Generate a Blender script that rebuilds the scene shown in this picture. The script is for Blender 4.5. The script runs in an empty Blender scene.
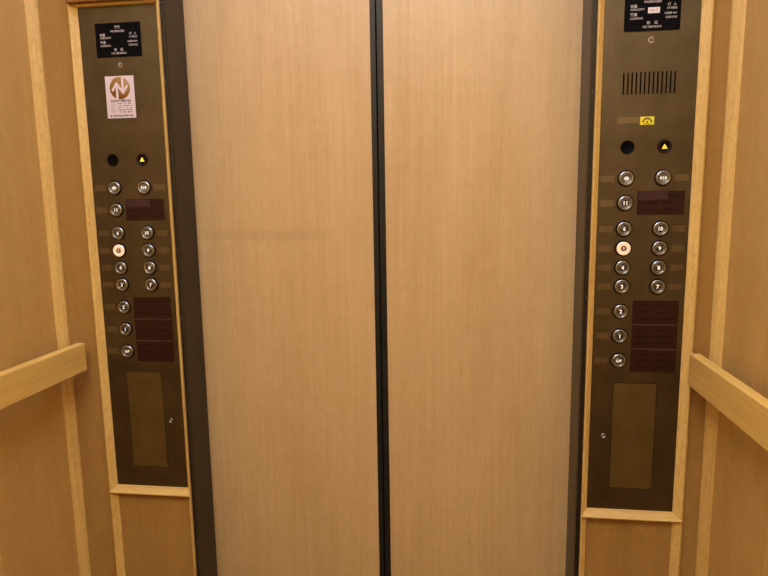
import bpy, bmesh, math, random
from mathutils import Vector, Matrix
random.seed(7)
scene = bpy.context.scene
COL = scene.collection
PI = math.pi

# ------------------------------------------------------------------ materials
def srgb(r, g, b):
    f = lambda c: (c/255/12.92) if c/255 <= .04045 else ((c/255+.055)/1.055)**2.4
    return (f(r), f(g), f(b), 1)

def new_mat(name):
    m = bpy.data.materials.new(name); m.use_nodes = True
    nt = m.node_tree
    return m, nt, nt.nodes['Principled BSDF']

def plain(name, col, rough=.5, metal=0., spec=.5, emit=None, estr=0., coat=0.):
    m, nt, b = new_mat(name)
    b.inputs['Base Color'].default_value = (*col[:3], 1)
    b.inputs['Roughness'].default_value = rough
    b.inputs['Metallic'].default_value = metal
    b.inputs['Specular IOR Level'].default_value = spec
    b.inputs['Coat Weight'].default_value = coat
    if emit:
        b.inputs['Emission Color'].default_value = (*emit[:3], 1)
        b.inputs['Emission Strength'].default_value = estr
    return m

def wood(name, dark, light, along='z', fine=90., broad=7., rough=.42, stretch=.03, fmix=.55, bump=.15,
         figure=0., figscale=22., wav=0., pscale=0., smudge=None, pores=0., coat=0.):
    """veneer: fine streaks and broad bands running along one object axis"""
    m, nt, b = new_mat(name)
    N, L = nt.nodes, nt.links
    tc = N.new('ShaderNodeTexCoord')
    def mapped(s, st):
        mp = N.new('ShaderNodeMapping')
        sc = [s, s, s]; sc['xyz'.index(along)] = s*st
        mp.inputs['Scale'].default_value = sc
        L.new(tc.outputs['Object'], mp.inputs['Vector'])
        return mp
    def noise(s, st, det=3., dist=0.):
        n = N.new('ShaderNodeTexNoise'); n.inputs['Scale'].default_value = 1.
        n.inputs['Detail'].default_value = det; n.inputs['Distortion'].default_value = dist
        n.inputs['Roughness'].default_value = .6
        L.new(mapped(s, st).outputs[0], n.inputs['Vector'])
        return n.outputs['Fac']
    def math_(op, a, c):
        n = N.new('ShaderNodeMath'); n.operation = op
        for i, v in enumerate((a, c)):
            if isinstance(v, (int, float)): n.inputs[i].default_value = v
            else: L.new(v, n.inputs[i])
        return n.outputs[0]
    f1 = noise(fine, stretch, 4., wav)
    f2 = noise(broad, .12, 2., .6)
    t = math_('ADD', math_('MULTIPLY', f1, fmix), math_('MULTIPLY', f2, 1-fmix))
    if figure:                                   # soft cross figure (flame) in the veneer
        f3 = noise(figscale, .9 if figscale < 50 else .35, 3., 1.2)
        t = math_('ADD', math_('MULTIPLY', t, 1-figure), math_('MULTIPLY', f3, figure))
    if pores:
        f4 = noise(pscale or fine*4, .06 if not pscale else .16, 1.)
        p = math_('MULTIPLY', math_('LESS_THAN', f4, .36), pores)
        t = math_('SUBTRACT', t, p)
    r = N.new('ShaderNodeValToRGB')
    r.color_ramp.elements[0].position = .30; r.color_ramp.elements[0].color = (*dark[:3], 1)
    r.color_ramp.elements[1].position = .70; r.color_ramp.elements[1].color = (*light[:3], 1)
    L.new(t, r.inputs[0])
    col = r.outputs[0]
    if smudge:                                   # a faint dirty streak left across the panel
        x0, x1, z0, z1, amt = smudge
        sx = N.new('ShaderNodeSeparateXYZ'); L.new(tc.outputs['Object'], sx.inputs[0])
        wob = noise(14., 1., 3.)
        def band(v, a, c, e):
            n1 = N.new('ShaderNodeMapRange'); n1.interpolation_type = 'SMOOTHSTEP'
            n1.inputs['From Min'].default_value = a-e; n1.inputs['From Max'].default_value = a+e
            L.new(v, n1.inputs['Value'])
            n2 = N.new('ShaderNodeMapRange'); n2.interpolation_type = 'SMOOTHSTEP'
            n2.inputs['From Min'].default_value = c+e; n2.inputs['From Max'].default_value = c-e
            L.new(v, n2.inputs['Value'])
            return math_('MULTIPLY', n1.outputs[0], n2.outputs[0])
        k = math_('MULTIPLY', band(sx.outputs[0], x0, x1, .05), band(sx.outputs[2], z0, z1, .006))
        k = math_('MULTIPLY', math_('MULTIPLY', k, wob), amt)
        mx = N.new('ShaderNodeMix'); mx.data_type = 'RGBA'
        L.new(k, mx.inputs['Factor']); L.new(col, mx.inputs[6]); mx.inputs[7].default_value = (*[c*.45 for c in dark[:3]], 1)
        col = mx.outputs[2]
    L.new(col, b.inputs['Base Color'])
    b.inputs['Roughness'].default_value = rough
    b.inputs['Coat Weight'].default_value = coat
    b.inputs['Coat Roughness'].default_value = .25
    bp = N.new('ShaderNodeBump'); bp.inputs['Strength'].default_value = bump; bp.inputs['Distance'].default_value = .0004
    L.new(f1, bp.inputs['Height']); L.new(bp.outputs[0], b.inputs['Normal'])
    return m

def brushed(name, a, c, rough=.4, aniso=.0, blotch=True):
    """hairline bronze with faint handling marks"""
    m, nt, b = new_mat(name)
    N, L = nt.nodes, nt.links
    tc = N.new('ShaderNodeTexCoord')
    mp = N.new('ShaderNodeMapping'); mp.inputs['Scale'].default_value = (900, 900, 12)
    L.new(tc.outputs['Object'], mp.inputs['Vector'])
    n = N.new('ShaderNodeTexNoise'); n.inputs['Scale'].default_value = 1.; n.inputs['Detail'].default_value = 2.
    L.new(mp.outputs[0], n.inputs['Vector'])
    n2 = N.new('ShaderNodeTexNoise'); n2.inputs['Scale'].default_value = 16.; n2.inputs['Detail'].default_value = 4.
    L.new(tc.outputs['Object'], n2.inputs['Vector'])
    add = N.new('ShaderNodeMath'); add.operation = 'MULTIPLY_ADD'
    L.new(n.outputs['Fac'], add.inputs[0]); add.inputs[1].default_value = .35
    mul = N.new('ShaderNodeMath'); mul.operation = 'MULTIPLY'; mul.inputs[1].default_value = .65
    L.new(n2.outputs['Fac'], mul.inputs[0]); L.new(mul.outputs[0], add.inputs[2])
    r = N.new('ShaderNodeValToRGB')
    r.color_ramp.elements[0].position = .32; r.color_ramp.elements[0].color = (*a[:3], 1)
    r.color_ramp.elements[1].position = .68; r.color_ramp.elements[1].color = (*c[:3], 1)
    L.new(add.outputs[0], r.inputs[0]); L.new(r.outputs[0], b.inputs['Base Color'])
    b.inputs['Metallic'].default_value = 1.
    b.inputs['Roughness'].default_value = rough
    b.inputs['Anisotropic'].default_value = aniso
    return m

def scuffed(name, base, scuff, rough):
    """dark painted edge with small chipped flecks"""
    m, nt, b = new_mat(name)
    N, L = nt.nodes, nt.links
    tc = N.new('ShaderNodeTexCoord')
    n = N.new('ShaderNodeTexNoise'); n.inputs['Scale'].default_value = 160.; n.inputs['Detail'].default_value = 3.
    L.new(tc.outputs['Object'], n.inputs['Vector'])
    r = N.new('ShaderNodeValToRGB'); r.color_ramp.interpolation = 'CONSTANT'
    r.color_ramp.elements[0].color = (*base[:3], 1); r.color_ramp.elements[0].position = 0
    r.color_ramp.elements[1].color = (*scuff[:3], 1); r.color_ramp.elements[1].position = .68
    L.new(n.outputs['Fac'], r.inputs[0]); L.new(r.outputs[0], b.inputs['Base Color'])
    b.inputs['Roughness'].default_value = rough
    return m

M = {}
M['door'] = wood('door_laminate', (.52, .366, .178), (.68, .522, .285), fine=105, broad=9, rough=.34, stretch=.026, fmix=.5, figure=.24, bump=.05, pores=.12, wav=.15)
M['door_marked'] = wood('door_laminate_marked', (.52, .366, .178), (.68, .522, .285), fine=105, broad=9, rough=.34, stretch=.026, fmix=.5, figure=.24, bump=.05, pores=.12, wav=.15,
                        smudge=(-.41, -.13, -.098, -.076, .34))
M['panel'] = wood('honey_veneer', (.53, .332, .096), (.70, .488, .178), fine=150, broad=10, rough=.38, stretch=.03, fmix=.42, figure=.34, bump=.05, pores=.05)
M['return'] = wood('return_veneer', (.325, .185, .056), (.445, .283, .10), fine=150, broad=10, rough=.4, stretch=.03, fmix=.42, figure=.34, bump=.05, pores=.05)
M['trim'] = wood('oak_moulding', (.57, .375, .108), (.83, .62, .235), fine=170, broad=16, rough=.4, stretch=.035, fmix=.6, bump=.2, pores=.17, figure=.35, figscale=110., pscale=330.)
M['trim_x'] = wood('oak_moulding_level', (.57, .375, .108), (.83, .62, .235), along='x', fine=170, broad=16, rough=.4, stretch=.035, fmix=.6, bump=.2, pores=.06, figure=.25, figscale=110.)
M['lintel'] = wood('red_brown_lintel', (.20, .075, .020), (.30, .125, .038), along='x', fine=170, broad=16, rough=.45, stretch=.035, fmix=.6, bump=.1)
M['rail'] = wood('handrail_oak', (.69, .455, .115), (.92, .68, .22), along='y', fine=130, broad=16, rough=.36, stretch=.035, fmix=.5, bump=.1, pores=.05)
M['plate'] = brushed('bronze_hairline', (.110, .096, .068), (.160, .142, .110), rough=.42)
M['service'] = brushed('bronze_hairline_door', (.195, .174, .09), (.26, .235, .132), rough=.45)
M['strip'] = brushed('etched_strip', (.17, .142, .088), (.245, .205, .135), rough=.5)
M['jamb'] = plain('dark_bronze_jamb', (.019, .012, .008), .32, spec=.28)
M['jamb_edge'] = scuffed('black_painted_edge', (.012, .010, .008), (.20, .17, .13), .35)
M['edge'] = plain('door_edge_rubber', (.010, .012, .013), .42, spec=.4)
M['black'] = plain('black_gloss', (.0035, .0035, .005), .6, spec=.06)
M['emblem'] = plain('pale_metal_ring', (.42, .37, .31), .4)
M['hole'] = plain('black_matt', (.004, .004, .004), .8, spec=.1)
M['white'] = plain('white_lettering', (.62, .60, .62), .5)
M['paper'] = plain('white_paper', (.74, .69, .80), .55)
M['label'] = plain('white_label_paper', (.86, .86, .90), .5)
M['gold'] = plain('gold_ink', (.36, .20, .055), .45)
M['ink'] = plain('black_ink', (.05, .035, .05), .6)
M['greyink'] = plain('grey_ink', (.30, .25, .29), .6)
M['chrome'] = plain('satin_chrome', (.37, .41, .46), .27, 1.)
M['cap'] = plain('smoked_cap', (.20, .215, .23), .33, .8)
M['capdark'] = plain('smoked_cap_core', (.055, .045, .035), .25, .3)
M['num'] = plain('backlit_numeral', (.7, .65, .55), .4, emit=(1, .92, .75), estr=.6)
M['litcap'] = plain('lit_button_cap', (.8, .6, .45), .4, emit=(1, .66, .43), estr=.55)
M['litcore'] = plain('lit_button_core', (.16, .07, .035), .4, emit=(.5, .2, .08), estr=.1)
M['litnum'] = plain('lit_button_numeral', (.6, .45, .3), .4, emit=(1, .75, .5), estr=.35)
M['arrow'] = plain('lit_arrow', (.8, .5, .05), .4, emit=(1, .62, .04), estr=1.0)
M['redrim'] = plain('dark_red_rim', (.05, .006, .004), .3)
M['maroon'] = plain('maroon_plate', (.030, .0075, .005), .5, spec=.25)
M['tape'] = plain('faded_maroon_tape', (.058, .027, .028), .55, spec=.25)
M['maroonink'] = plain('dark_maroon_lettering', (.010, .002, .0015), .6, spec=.2)
M['seamline'] = plain('plate_edge_light', (.075, .036, .025), .45)
M['yellow'] = plain('yellow_indicator', (.75, .68, .05), .4, emit=(.85, .75, .03), estr=.14)
M['yink'] = plain('olive_icon', (.09, .075, .004), .5)
M['floor'] = plain('floor_vinyl', (.16, .065, .010), .5)
M['ceil'] = plain('ceiling_paint', (.62, .58, .52), .6)
M['lamp'] = plain('lamp_diffuser', (.9, .9, .9), .5, emit=(1, .90, .69), estr=11.9)
M['addedcool'] = plain('added_cool_diffuser', (.9, .9, .9), .5, emit=(.96, 1, 1.62), estr=7.9)
M['lampframe'] = plain('lamp_frame', (.6, .58, .55), .35, .8)

# ------------------------------------------------------------------ mesh helpers
class MB:
    def __init__(s): s.bm = bmesh.new(); s.mi = 0
    def face(s, pts):
        f = s.bm.faces.new([s.bm.verts.new(p) for p in pts]); f.material_index = s.mi; return f
    def box(s, x0, x1, y0, y1, z0, z1):
        v = [s.bm.verts.new((x, y, z)) for x in (x0, x1) for y in (y0, y1) for z in (z0, z1)]
        for q in ((0,1,3,2), (4,6,7,5), (0,4,5,1), (2,3,7,6), (0,2,6,4), (1,5,7,3)):
            s.bm.faces.new([v[i] for i in q]).material_index = s.mi
        return s
    def prism(s, a, b):
        """solid between two matching polygons"""
        va = [s.bm.verts.new(p) for p in a]; vb = [s.bm.verts.new(p) for p in b]; n = len(a)
        fs = [s.bm.faces.new(va[::-1]), s.bm.faces.new(vb)]
        for i in range(n):
            fs.append(s.bm.faces.new((va[i], va[(i+1) % n], vb[(i+1) % n], vb[i])))
        for f in fs: f.material_index = s.mi
        return s
    def lathe(s, prof, cx=0., cz=0., seg=40, y=0.):
        """profile (radius, height towards the viewer = -y), first and last closed to the axis when radius is 0"""
        rings = []
        for r, h in prof:
            if r <= 1e-7: rings.append([s.bm.verts.new((cx, y-h, cz))])
            else: rings.append([s.bm.verts.new((cx+r*math.cos(2*PI*i/seg), y-h, cz+r*math.sin(2*PI*i/seg))) for i in range(seg)])
        for a, b in zip(rings, rings[1:]):
            for i in range(seg):
                j = (i+1) % seg
                q = ([a[0], b[j], b[i]] if len(a) == 1 else [a[i], a[j], b[0]] if len(b) == 1 else [a[i], a[j], b[j], b[i]])
                f = s.bm.faces.new(q); f.material_index = s.mi; f.smooth = True
        return s
    def bar(s, x0, z0, x1, z1, w, y0, y1):
        s.nb = getattr(s, 'nb', 0)+1; y0 -= s.nb*.00002
        d = Vector((x1-x0, z1-z0)); n = Vector((-d.y, d.x)).normalized()*w/2
        pts = [(x0+n.x, z0+n.y), (x0-n.x, z0-n.y), (x1-n.x, z1-n.y), (x1+n.x, z1+n.y)]
        return s.prism([(x, y0, z) for x, z in pts], [(x, y1, z) for x, z in pts])
    def text(s, body, x, z, h, y=-.0002, align='CENTER', width=None, ext=.00015, bold=0.):
        """lettering standing on the x-z plane, facing -y; h is the height of a capital"""
        c = bpy.data.curves.new('t', 'FONT'); c.body = body; c.size = 1.; c.align_x = 'LEFT'; c.offset = bold
        c.resolution_u = 2
        o = bpy.data.objects.new('t', c); COL.objects.link(o)
        dg = bpy.context.evaluated_depsgraph_get()
        me = bpy.data.meshes.new_from_object(o.evaluated_get(dg))
        bpy.data.objects.remove(o); bpy.data.curves.remove(c)
        if not me.vertices: return s
        xs = [v.co.x for v in me.vertices]; zs = [v.co.y for v in me.vertices]
        mx0, mx1, mz0, mz1 = min(xs), max(xs), min(zs), max(zs)
        k = h/max(mz1-mz0, 1e-6); kx = k if width is None else width/(mx1-mx0)
        w = (mx1-mx0)*kx
        ox = {'CENTER': -w/2, 'LEFT': 0, 'RIGHT': -w}[align]
        vs = [s.bm.verts.new((x+ox+(v.co.x-mx0)*kx, y, z+(v.co.y-(mz0+mz1)/2)*k)) for v in me.vertices]
        for p in me.polygons:
            try:
                f = s.bm.faces.new([vs[i] for i in p.vertices]); f.material_index = s.mi
            except ValueError: pass
        bpy.data.meshes.remove(me)
        return s
    def mesh(s, name, mats, recalc=True):
        if recalc: bmesh.ops.recalc_face_normals(s.bm, faces=s.bm.faces)
        me = bpy.data.meshes.new(name); s.bm.to_mesh(me); s.bm.free()
        for m in (mats if isinstance(mats, (list, tuple)) else [mats]): me.materials.append(m)
        return me
    def build(s, name, mats, parent=None, loc=(0, 0, 0), bevel=0., recalc=True):
        return put(name, s.mesh(name, mats, recalc), parent, loc, bevel)

def put(name, me, parent=None, loc=(0, 0, 0), bevel=0.):
    o = bpy.data.objects.new(name, me); COL.objects.link(o); o.location = loc
    if parent: o.parent = parent
    if bevel:
        b = o.modifiers.new('Bevel', 'BEVEL'); b.width = bevel; b.segments = 3; b.limit_method = 'ANGLE'
        b.harden_normals = False
    return o

def tag(o, label=None, cat=None, group=None, kind=None):
    for k, v in (('label', label), ('category', cat), ('group', group), ('kind', kind)):
        if v: o[k] = v
    return o

def empty(name, loc):
    o = bpy.data.objects.new(name, None); COL.objects.link(o); o.location = loc; o.empty_display_size = .05
    return o

# ------------------------------------------------------------------ key dimensions (metres, z = 0 at the camera's height)
D = .1138                       # front return wall stands this far in front of the doors
XW0, XW1 = -.755, .7258          # side walls
YB = -2.20                      # back wall
ZF, ZC = -1.32, 1.16            # floor and ceiling
ZH = .80                        # underside of the header over the doors
XL, XR = -.6429, .4725          # left edges of the two control panels
PW, PZ0, PZ1 = .1798, -.6891, .4210

# ------------------------------------------------------------------ setting
def structure(o, label, cat): return tag(o, label, cat, kind='structure')
T = .06
structure(MB().box(XW0-T, XW1+T, YB-T, .12, ZF-T, ZF).build('floor', M['floor']), 'dark vinyl floor of the lift car', 'floor')
structure(MB().box(XW0-T, XW1+T, YB-T, .12, ZC, ZC+T).build('ceiling', M['ceil']), 'pale ceiling over the lift car', 'ceiling')
structure(MB().box(XW0-T, XW0, YB, -D+.002, ZF, ZC).build('wall_left', M['panel']), 'honey veneer side wall of the lift left of the doors', 'wall')
structure(MB().box(XW1, XW1+T, YB, -D+.002, ZF, ZC).build('wall_right', M['panel']), 'honey veneer side wall of the lift right of the doors', 'wall')
structure(MB().box(XW0-T, XW1+T, YB-T, YB, ZF, ZC).build('wall_back', M['panel']), 'honey veneer back wall of the lift', 'wall')
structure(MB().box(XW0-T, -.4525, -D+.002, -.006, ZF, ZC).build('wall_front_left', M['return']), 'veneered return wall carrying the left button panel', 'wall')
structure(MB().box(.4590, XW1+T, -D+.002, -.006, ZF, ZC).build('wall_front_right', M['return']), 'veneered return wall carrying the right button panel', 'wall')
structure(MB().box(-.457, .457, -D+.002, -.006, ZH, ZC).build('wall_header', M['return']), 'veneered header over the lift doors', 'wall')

def jamb(name, x_in, x_out, x_back, label):
    s = 1 if x_out > x_in else -1
    b = MB()
    pr = [(x_in, -D+.006), (x_out, -D+.006), (x_out-s*0, -.006), (x_back, -.006)]
    if s*(x_out-x_back) < .001: pr[2] = (x_back+s*.003, -.006)
    b.prism([(x, y, ZF) for x, y in pr], [(x, y, ZH) for x, y in pr])
    o = b.build(name, M['jamb'])
    MB().box(min(x_in+s*.0006, x_out), max(x_in+s*.0006, x_out), -D-.0012, -D+.006, ZF, ZH).build('painted_edge', M['jamb_edge'], o)
    return structure(o, label, 'door jamb')
jamb('trim_1', -.4455, -.4525, -.4490, 'dark bronze jamb on the left side of the lift doorway')
jamb('trim_2', .449, .4590, .4495, 'dark bronze jamb on the right side of the lift doorway')

def door(name, x0, x1, seam, mat, label):
    b = MB().box(x0, x1, 0, .035, ZF+.008, ZH+.05)
    o = b.build(name, mat)
    e0, e1 = seam
    e = MB()
    # aluminium nosing: two shallow ribs along the meeting edge
    pr = [(e0, .034), (e1, .034), (e1, .0), (e1-.0012, -.0022), (e0+.0012, -.0022), (e0, .0)]
    e.prism([(x, y, ZF+.008) for x, y in pr], [(x, y, ZH+.05) for x, y in pr])
    eo = e.build('edge_strip', M['edge'], o); eo['label'] = 'dark grey meeting edge of the door'
    return structure(o, label, 'lift door')
door('door_1', -.4715, -.0131, (-.0131, .0004), M['door_marked'], 'left sliding lift door with pale wood laminate and a faint mark')
door('door_2', .0169, .4715, (.0019, .0169), M['door'], 'right sliding lift door with pale wood laminate')

def corner_trim(name, xw, s, label):
    """moulding nested in the corner of side wall and return wall; s = direction into the room"""
    y0 = -D+.002
    pr = [(xw, y0), (xw+s*.0185, y0), (xw+s*.0185, y0-.006), (xw+s*.0135, y0-.0135), (xw+s*.006, y0-.0205), (xw, y0-.0225)]
    return structure(MB().prism([(x, y, ZF) for x, y in pr], [(x, y, ZC) for x, y in pr]).build(name, M['trim'], bevel=.0012), label, 'moulding')
corner_trim('trim_3', XW0, 1, 'oak corner moulding between left side wall and left button panel')
corner_trim('trim_4', XW1, -1, 'oak corner moulding between right side wall and right button panel')
def wall_batten(name, xw, s, label):
    pr = [(xw, -.37), (xw, -.398), (xw+s*.006, -.395), (xw+s*.006, -.373)]
    return structure(MB().prism([(x, y, ZF) for x, y in pr], [(x, y, ZC) for x, y in pr]).build(name, M['trim']), label, 'moulding')
wall_batten('trim_5', XW0, 1, 'oak batten on the left side wall')
wall_batten('trim_6', XW1, -1, 'oak batten on the right side wall')

def panel_moulding(name, X0, s, label):
    """raised oak moulding round a control panel; s = +1 when the doors lie to its right.
    Profile is high at the outer edge and slopes down to the plate."""
    far_in, near_in = (X0, X0+PW+.003) if s > 0 else (X0+PW, X0-.0010)
    far_out = far_in - s*(.0185 if s > 0 else .0200)
    near_out = -.4525 if s > 0 else .4592
    y = -D+.002
    b = MB()
    hi, lo = .0148, .005
    pr = [(far_out, y), (far_out, y-hi+.003), (far_out+s*.004, y-hi), (far_in-s*.003, y-lo-.001), (far_in, y-lo+.001), (far_in, y)]
    b.prism([(x, yy, ZF) for x, yy in pr], [(x, yy, PZ1+.018) for x, yy in pr])
    pr = [(near_out, y), (near_out, y-.009), (near_out-s*.002, y-.0105), (near_in+s*.0015, y-.006), (near_in, y-.005), (near_in, y)]
    b.prism([(x, yy, ZF) for x, yy in pr], [(x, yy, PZ1+.018) for x, yy in pr])
    # bottom and top rails, mitred at the far end
    for zi, zo, h in ((PZ0, PZ0-.0180, .0190), (PZ1, PZ1+.018, .0150)):
        sg = 1 if zi > zo else -1
        def sec(xo, xi):
            if sg < 0:                          # the top rail: a small lip below a deeper lintel in a darker red-brown
                return [(xo, y, zi+.0050), (xo, y-.0085, zi+.0050), (xi, y-.0085, zi+.0050), (xi, y-.0065, zi+.0010), (xi, y-.005, zi), (xi, y, zi)]
            return [(xo, y, zo), (xo, y-h+.003, zo), (xo+(xi-xo)*.15, y-h, zo+sg*.004), (xi, y-lo-.001, zi-sg*.003), (xi, y-lo+.001, zi), (xi, y, zi)]
        b.mi = 1
        b.prism(sec(far_out-s*.0005, far_in), sec(near_out, near_in+s*.001))
        if sg < 0:
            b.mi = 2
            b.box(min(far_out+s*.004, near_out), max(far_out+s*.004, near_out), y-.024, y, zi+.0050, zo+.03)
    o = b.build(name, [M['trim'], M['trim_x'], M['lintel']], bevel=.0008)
    return structure(o, label, 'moulding')
panel_moulding('trim_7', XL, 1, 'oak moulding framing the left button panel')
panel_moulding('trim_8', XR, -1, 'oak moulding framing the right button panel')

# ------------------------------------------------------------------ handrails
def handrail(x_face, xw, zt, zb, label):
    s = 1 if x_face > xw else -1          # direction into the room
    y1, y0 = -.138, YB+.12
    root = empty('handrail', (xw, (y0+y1)/2, (zt+zb)/2))
    hy = (y1-y0)/2; hz = (zt-zb)/2; xf = x_face-xw
    MB().box(min(xf, xf-s*.021), max(xf, xf-s*.021), -hy, hy, -hz, hz).build('rail', M['rail'], root, bevel=.003)
    for k in (-.9, -.2, .94):
        b = MB().box(min(0, xf-s*.021), max(0, xf-s*.021), -.018, .018, -.028, -.004)
        b.build('bracket', M['chrome'], root, (0, hy*k, 0), bevel=.002)
    return tag(root, label, 'handrail')
handrail(-.6800, XW0, -.3268, -.3940, 'flat oak handrail running along the wall left of the doors')
handrail(.6600, XW1, -.3268, -.3945, 'flat oak handrail running along the wall right of the doors')

# ------------------------------------------------------------------ control panels
U1, U2 = .0537, .1250
ROWS = {'m': .0296, '11': -.0202, '6': -.0728, '5': -.1129, '4': -.1529, '3': -.1927, '2': -.2455, '1': -.2984, 'G': -.3519}
RB = .0150
ring_me = MB().lathe([(RB, .0004), (RB-.0001, .0030), (RB-.0011, .0044), (RB-.0026, .0049),
                      (RB-.0040, .0046), (RB-.0048, .0042), (RB-.0048, .0005)]).mesh('button_ring', M['chrome'])
shadow_ring_me = MB().lathe([(RB+.0020, 0), (RB+.0019, .0005), (RB-.0002, .0005)]).mesh('button_shadow_ring', M['hole'])  # flat black ring that paints the shadow round each button
cap_me = MB().lathe([(RB-.0050, .0010), (RB-.0050, .0039), (RB-.0062, .0036), (RB-.0080, .0030), (.0052, .0025), (.0040, .0023), (0, .0022)]).mesh('button_cap', M['cap'])
litcap_me = MB().lathe([(RB-.0014, .0010), (RB-.0014, .0053), (RB-.0030, .0060), (.0066, .0057), (.0061, .0050), (0, .0046)]).mesh('button_cap', M['litcap'])
core_me = MB().lathe([(.0074, .0020), (.0070, .0031), (0, .0034)]).mesh('button_core', M['capdark'])
litcore_me = MB().lathe([(.0060, .0046), (.0058, .0060), (0, .0061)]).mesh('button_core', M['litcore'])

def symbol(kind):
    """numeral or door symbol standing on a button"""
    b = MB(); y = -.0036
    tri = lambda x0, x1, h: b.prism([(x0, y, -h), (x0, y, h), (x1, y, 0)], [(x0, y+.0004, -h), (x0, y+.0004, h), (x1, y+.0004, 0)])
    if kind == 'open':
        tri(-.0012, -.0056, .0038); tri(.0012, .0056, .0038); b.box(-.0005, .0005, y, y+.0004, -.004, .004)
    elif kind == 'close':
        tri(-.0058, -.0014, .0038); tri(.0058, .0014, .0038); b.box(-.0005, .0005, y, y+.0004, -.004, .004)
    else:
        b.text(kind, 0, 0, .0082 if len(kind) < 3 else .0060, y=y, bold=.03)
    return b
symbols = {}
def call_button(root, u, z, kind, lit=False):
    o = put('call_button', ring_me, root, (u, 0, z))
    put('button_shadow_ring', shadow_ring_me, o)
    put('button_cap', litcap_me if lit else cap_me, o)
    if not lit and kind not in ('open', 'close'): put('button_core', core_me, o)
    if lit:
        put('button_core', litcore_me, o)
        o['label'] = 'cream lit button for floor 5'
        n = MB().text(kind, 0, 0, .0066, y=-.0064, bold=.02).build('button_symbol', M['litnum'], o)
    else:
        if kind not in symbols: symbols[kind] = symbol(kind).mesh('button_symbol', M['num'])
        n = put('button_symbol', symbols[kind], o)
    return o

def plate_with_holes(wl, w, z0, z1, holes, depth=.0019):
    """front sheet with rectangular openings"""
    xs = sorted({wl, w, *[h[0] for h in holes], *[h[1] for h in holes]})
    zs = sorted({z0, z1, *[h[2] for h in holes], *[h[3] for h in holes]})
    b = MB()
    for i in range(len(xs)-1):
        for j in range(len(zs)-1):
            cx, cz = (xs[i]+xs[i+1])/2, (zs[j]+zs[j+1])/2
            if any(h[0] < cx < h[1] and h[2] < cz < h[3] for h in holes): continue
            b.face([(xs[i], 0, zs[j]), (xs[i+1], 0, zs[j]), (xs[i+1], 0, zs[j+1]), (xs[i], 0, zs[j+1])])
    for x0, x1, a, c in list(holes)+[(wl, w, z0, z1)]:
        for p, q in (((x0, a), (x1, a)), ((x1, a), (x1, c)), ((x1, c), (x0, c)), ((x0, c), (x0, a))):
            b.face([(p[0], 0, p[1]), (q[0], 0, q[1]), (q[0], depth, q[1]), (p[0], depth, p[1])])
    bmesh.ops.remove_doubles(b.bm, verts=b.bm.verts, dist=1e-6)
    return b

def nameplate(root, right):
    u0, u1, z0, z1 = .0375, .1421, .3138, .3850
    w, h = u1-u0, z1-z0
    b = MB()
    r = .003 if right else .0012
    pts = []
    for cx, cz, a in ((w-r, r, -90), (w-r, h-r, 0), (r, h-r, 90), (r, r, 180)):
        pts += [(cx+r*math.cos(math.radians(a+t)), cz+r*math.sin(math.radians(a+t))) for t in (0, 30, 60, 90)]
    b.prism([(x, -.0020, z) for x, z in pts], [(x, 0, z) for x, z in pts])
    o = b.build('nameplate', M['black'], root, (u0, 0, z0)); o['label'] = 'black capacity plate with white lettering'
    t = MB(); y = -.00215
    F = lambda fx, fy: (w*fx, h*(1-fy))
    def tx(s, fx, fy, hh, al='CENTER', width=None, bold=.012): x, z = F(fx, fy); t.text(s, x, z, hh, y, al, width, bold=bold)
    tx('載客', .50, .13, .0062, width=.0135); tx('PASSENGER', .50, .245, .0042, width=.0325)
    tx('容量', .10, .345, .0060, 'LEFT', .0125); tx('CAPACITY', .10, .435, .0040, 'LEFT', .0265)
    tx('載重', .10, .565, .0060, 'LEFT', .0130); tx('LOADING', .10, .665, .0040, 'LEFT', .0240)
    tx('17', .79, .335, .0052, width=.0055); tx('人', .89, .335, .0056, width=.0055)
    tx('17 PERS', .93, .43, .0042, 'RIGHT', .0185)
    tx('1250 kg', .93, .565, .0048, 'RIGHT', .0225, .03); tx('1250 KG', .93, .665, .0040, 'RIGHT', .0205)
    tx('禁', .43, .79, .0060, width=.0062); tx('煙', .57, .79, .0060, width=.0062); tx('NO SMOKING', .50, .895, .0042, width=.0345)
    t.build('lettering', M['white'], o)
    if right:
        q = MB().box(w*.415, w*.625, -.0026, -.00205, h*.455, h*.605)
        q.mi = 1; q.text('No.2', w*.52, h*.53, .0050, y=-.0028, width=.0150)
        k = q.build('number_label', [M['label'], M['greyink']], o); k['label'] = 'white paper label reading No.2'

def directory_plate(root, u0, u1, z0, z1, seed, taped=False, ridge=False):
    rnd = random.Random(seed)
    w, h = u1-u0, z1-z0
    o = MB().box(0, w, -.0012, 0, 0, h).build('directory_plate', M['maroon'], root, (u0, 0, z0))
    o['label'] = 'dark maroon directory plate with faint lettering'
    t = MB(); y = -.00135
    rows = 3
    for i in range(rows):
        zz = h*(.80-.29*i)
        for c0, c1 in ((.07, .46), (.54, .93)):
            if taped and c0 < .3 and i == 0: continue
            if rnd.random() < .12 and c0 > .3: continue
            x = w*c0; end = w*(c0+(c1-c0)*rnd.uniform(.45, 1.))
            while x < end:                                     # a row of illegible small characters
                k = rnd.uniform(.0016, .0032)
                t.box(x, x+k, y, y+.0001, zz-rnd.uniform(.0012, .0026), zz+rnd.uniform(.0012, .0026)); x += k+rnd.uniform(.0006, .0014)
    t.build('lettering', M['maroonink'], o)
    if taped:
        MB().box(w*.03, w*.65, -.0017, -.0012, h*.64, h*.97).build('tape', M['tape'], o)['label'] = 'faded purple strip covering a line'
    if ridge:
        MB().box(0, w*.98, -.0016, 0, h, h+.0022).build('edge_bead', M['seamline'], o)

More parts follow.
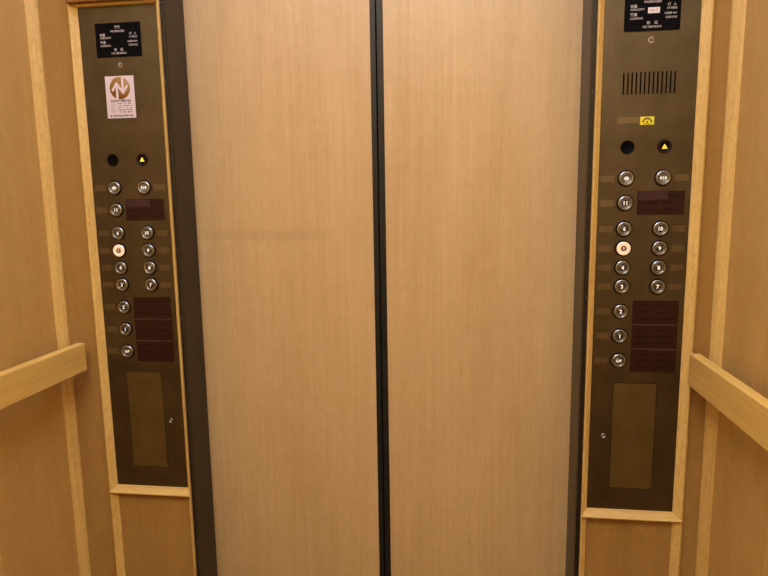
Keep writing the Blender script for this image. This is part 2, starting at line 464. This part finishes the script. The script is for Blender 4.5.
def control_panel(X0, right):
    root = empty('control_panel', (X0, -D, PZ0))
    O = -PZ0                                                    # panel coordinates measured from the plate's foot
    dl, dr, dt, db = (.0460, .1337, -.4016, -.6388)
    holes = [(dl-.0012, dr+.0012, db-.0012, dt+.0012)]
    slots = []
    if right:
        for i in range(13):
            c = .0412+i*(.1385-.0412)/12
            slots.append((c-.0016, c+.0016, .1945, .2372))
    pl = plate_with_holes(-.0026 if right else 0, PW if right else PW+.0032, PZ0, PZ1, holes+slots).build('faceplate', M['plate'], root, recalc=False)
    if right:
        MB().box(.036, .143, .0014, .0018, .190, .242).build('speaker_grille', M['hole'], root)['label'] = 'black speaker behind thirteen slots'
    sd = MB().box(dl, dr, -.0002, .0018, db, dt).build('service_door', M['service'], root)
    sd['label'] = 'plain bronze hatch door'
    MB().box(dl-.0012, dr+.0012, .00181, .0019, db-.0012, dt+.0012).build('hatch_recess', M['hole'], root)
    ul = .0286 if right else .1506
    lk = MB().lathe([(.0056, 0), (.0056, .0012), (.0048, .0022), (.0030, .0024), (.0028, .0012), (0, .0012)], ul, -.5206, 28).build('lock', M['chrome'], root)
    MB().box(ul-.0004, ul+.0004, -.0015, -.0011, -.5206-.002, -.5206+.002).build('keyhole', M['hole'], lk)
    nameplate(root, right)
    # small open ring under the nameplate
    k = MB(); n = 26
    for i in range(n):
        a0, a1 = [math.radians(48+(300-20)*j/n) for j in (i, i+1)]
        ro, ri = (.0062, .0036) if right else (.0052, .0028)
        q = [(ro*math.cos(a0), ro*math.sin(a0)), (ro*math.cos(a1), ro*math.sin(a1)), (ri*math.cos(a1), ri*math.sin(a1)), (ri*math.cos(a0), ri*math.sin(a0))]
        k.prism([(.0900+x, -.0016, .2968+z) for x, z in q], [(.0900+x, 0, .2968+z) for x, z in q])
    k.box(.0915, .0952, -.0016, 0, .2970, .2984)
    bmesh.ops.remove_doubles(k.bm, verts=k.bm.verts, dist=1e-6)
    k.build('emblem', M['emblem'], root)['label'] = 'small bright ring shaped like a letter C'
    # round windows: blind one and direction arrow
    MB().lathe([(.0138, 0), (.0138, .0006), (.0128, .0012), (.0120, .0004), (0, .0004)], U1, .0916).build('blind_lamp', M['black'], root)['label'] = 'plain black round window'
    ar = MB().lathe([(.0138, 0), (.0138, .0006), (.0128, .0012), (.0120, .0004), (0, .0004)], U2, .0916).build('direction_lamp', M['black'], root)
    ar['label'] = 'black round window with a lit yellow up arrow'
    MB().lathe([(.0122, .0004), (.0122, .0009), (.0106, .0009), (.0106, .0004)], U2, .0916).build('red_rim', M['redrim'], ar)
    a = MB(); tri = [(U2-.0054, .0872), (U2+.0054, .0872), (U2, .0966)]
    a.prism([(x, -.0014, z) for x, z in tri], [(x, -.0005, z) for x, z in tri]).build('arrow', M['arrow'], ar)
    # etched strips beside the buttons
    def strip(u0, u1, z): MB().box(u0, u1, -.0007, 0, z-.0066, z+.0062).build('label_strip', M['strip'], root)
    for key, z in ROWS.items(): strip(.0044, .0312, z)
    for key in ('m', '6', '5', '4', '3'): strip(.1480, .1738, ROWS[key])
    call_button(root, U1, ROWS['m'], 'open'); call_button(root, U2, ROWS['m'], 'close')
    for key in ('11', '6', '4', '3', '2', '1'): call_button(root, U1, ROWS[key], key)
    call_button(root, U1, ROWS['5'], '5', lit=True)
    call_button(root, U1, ROWS['G'], 'G/F')
    for key, num in (('6', '10'), ('5', '9'), ('4', '8'), ('3', '7')): call_button(root, U2, ROWS[key], num)
    # maroon directory plates
    directory_plate(root, .0773, .1687, -.0447, .0037, 3, taped=True)
    zs = [-.2219, -.2722, -.3245, -.3760]
    for i in range(3):
        directory_plate(root, .0776, .1692, zs[i+1]+.0003, zs[i]-(.0026 if i else 0), 11+i, ridge=i > 0)
    if right:
        strip2 = MB().box(.0313, .0745, -.0007, 0, .1385, .1505).build('label_strip', M['strip'], root)
        y = MB().box(.0759, .1025, -.0012, 0, .1350, .1508).build('intercom_lamp', M['yellow'], root); y['label'] = 'small lit yellow intercom window'
        i = MB(); cx, cz = .0893, .1415
        n = 12
        for j in range(n):                                      # handset arc
            a0, a1 = [PI*(.08+.84*q/n) for q in (j, j+1)]
            q = [(.0085*math.cos(t_)*1.0, .0072*math.sin(t_)) for t_ in (a0, a1)]+[(.0060*math.cos(t_), .0042*math.sin(t_)) for t_ in (a1, a0)]
            i.prism([(cx+x, -.0014, cz+z) for x, z in q], [(cx+x, -.0012, cz+z) for x, z in q])
        i.box(cx-.0095, cx-.0058, -.0014, -.0012, cz-.0016, cz+.0012); i.box(cx+.0058, cx+.0095, -.0014, -.0012, cz-.0016, cz+.0012)
        i.lathe([(.0018, .0012), (.0018, .0014), (0, .0014)], cx, cz-.0012, 14)
        i.box(cx-.0070, cx+.0070, -.0014, -.0012, cz-.0048, cz-.0040)
        i.build('telephone_icon', M['yink'], y)
    for c in root.children: c.location.z += O
    return root
tag(control_panel(XL, False), 'bronze button panel left of the lift doors, with a white notice on it', 'control panel', 'button panels beside the doors')
tag(control_panel(XR, True), 'bronze button panel right of the lift doors, with speaker slots', 'control panel', 'button panels beside the doors')

# ------------------------------------------------------------------ notice on the left panel
def notice():
    w, h = .0676, .0905
    root = empty('notice_sticker', (XL+.0508, -D-.0002, .1832))
    pa = MB().box(0, w, -.0005, 0, 0, h).build('paper', M['paper'], root)
    cx, cz, R0 = w*.50, h*.712, .0240
    MB().lathe([(R0, .0005), (R0, .00058), (0, .00058)], cx, cz, 56).build('emblem_disc', M['gold'], root)['label'] = 'gold printed disc'
    a = MB(); y0, y1 = -.0008, -.0006
    t = .0050
    a.bar(cx-.0070, cz-.0255, cx-.0070, cz+.0080, t, y0, y1)
    a.bar(cx-.0070-.0112, cz-.0055, cx-.0062, cz+.0115, t, y0, y1)
    a.bar(cx-.0082, cz+.0112, cx+.0082, cz-.0112, t, y0, y1)
    a.bar(cx+.0070, cz+.0246, cx+.0070, cz-.0080, t, y0, y1)
    a.bar(cx+.0062, cz-.0115, cx+.0070+.0112, cz+.0055, t, y0, y1)
    a.build('arrows', M['paper'], root)['label'] = 'white up and down arrows'
    b = MB(); yy = -.0007
    b.text('升降機使用許可證', w*.5, h*.410, .0058, yy, width=w*.72, bold=.03)
    for i, s in enumerate(('升降機', '地點', '編號', '日期')):
        b.mi = 1
        b.text(s, w*.13, h*(.335-.058*i), .0036, yy, 'LEFT', w*.16)
    rnd = random.Random(4)
    b.mi = 0
    for i in range(5):
        x = w*.38; z = h*(.345-.05*i)
        while x < w*.86:
            k = rnd.uniform(.0012, .0036)
            if rnd.random() < .72: b.box(x, x+k, yy, yy+.0001, z-.0006-rnd.random()*.0008, z+.0006+rnd.random()*.0008)
            x += k+.0012
    b.text('■ 升降機安全使用機電署', w*.5, h*.055, .0040, yy, width=w*.80, bold=.04)
    b.build('lettering', [M['ink'], M['greyink']], root)
    return tag(root, 'white notice with a gold arrow disc stuck on the left button panel', 'sticker')
notice()

# ------------------------------------------------------------------ ceiling light and an added cool panel
def ceiling_light(x, y, w, d, mat, label):
    root = empty('ceiling_light', (x, y, ZC-.03))
    f = MB(); t = .03
    for a in ((-w/2-t, w/2+t, -d/2-t, -d/2), (-w/2-t, w/2+t, d/2, d/2+t), (-w/2-t, -w/2, -d/2, d/2), (w/2, w/2+t, -d/2, d/2)):
        f.box(*a, 0, .03)
    f.build('frame', M['lampframe'], root)
    MB().box(-w/2, w/2, -d/2, d/2, .006, .016).build('diffuser', M[mat], root)
    return tag(root, label, 'ceiling light')
ceiling_light(-.017, -1.72, 1.10, .72, 'lamp', 'wide warm luminous panel at the back of the lift ceiling')
ceiling_light(-.017, -.55, .95, .26, 'addedcool', 'narrow cool light panel near the doors, added out of view')  # added unseen panel that cools and brightens the upper part of the doors

# ------------------------------------------------------------------ world, camera, view
w = bpy.data.worlds.new('World'); scene.world = w; w.use_nodes = True
w.node_tree.nodes['Background'].inputs[0].default_value = (0, 0, 0, 1)
cam = bpy.data.cameras.new('camera'); co = bpy.data.objects.new('camera', cam); COL.objects.link(co)
cam.sensor_width = 36; cam.sensor_fit = 'HORIZONTAL'; cam.lens = 609.868/768*36; cam.clip_start = .02
right = Vector((.99124215, .13115255, -.01542724)); up = Vector((-.00423587, .1483402, .98892732)); fwd = Vector((-.13198883, .9802011, -.1475966))
m = Matrix((right, up, -fwd)).transposed().to_4x4(); m.translation = Vector((.2025, -1.4285, 0))
co.matrix_world = m
scene.camera = co
vs = scene.view_settings
vs.view_transform = 'Standard'; vs.look = 'None'; vs.gamma = 1; vs.exposure = 0; vs.use_curve_mapping = False
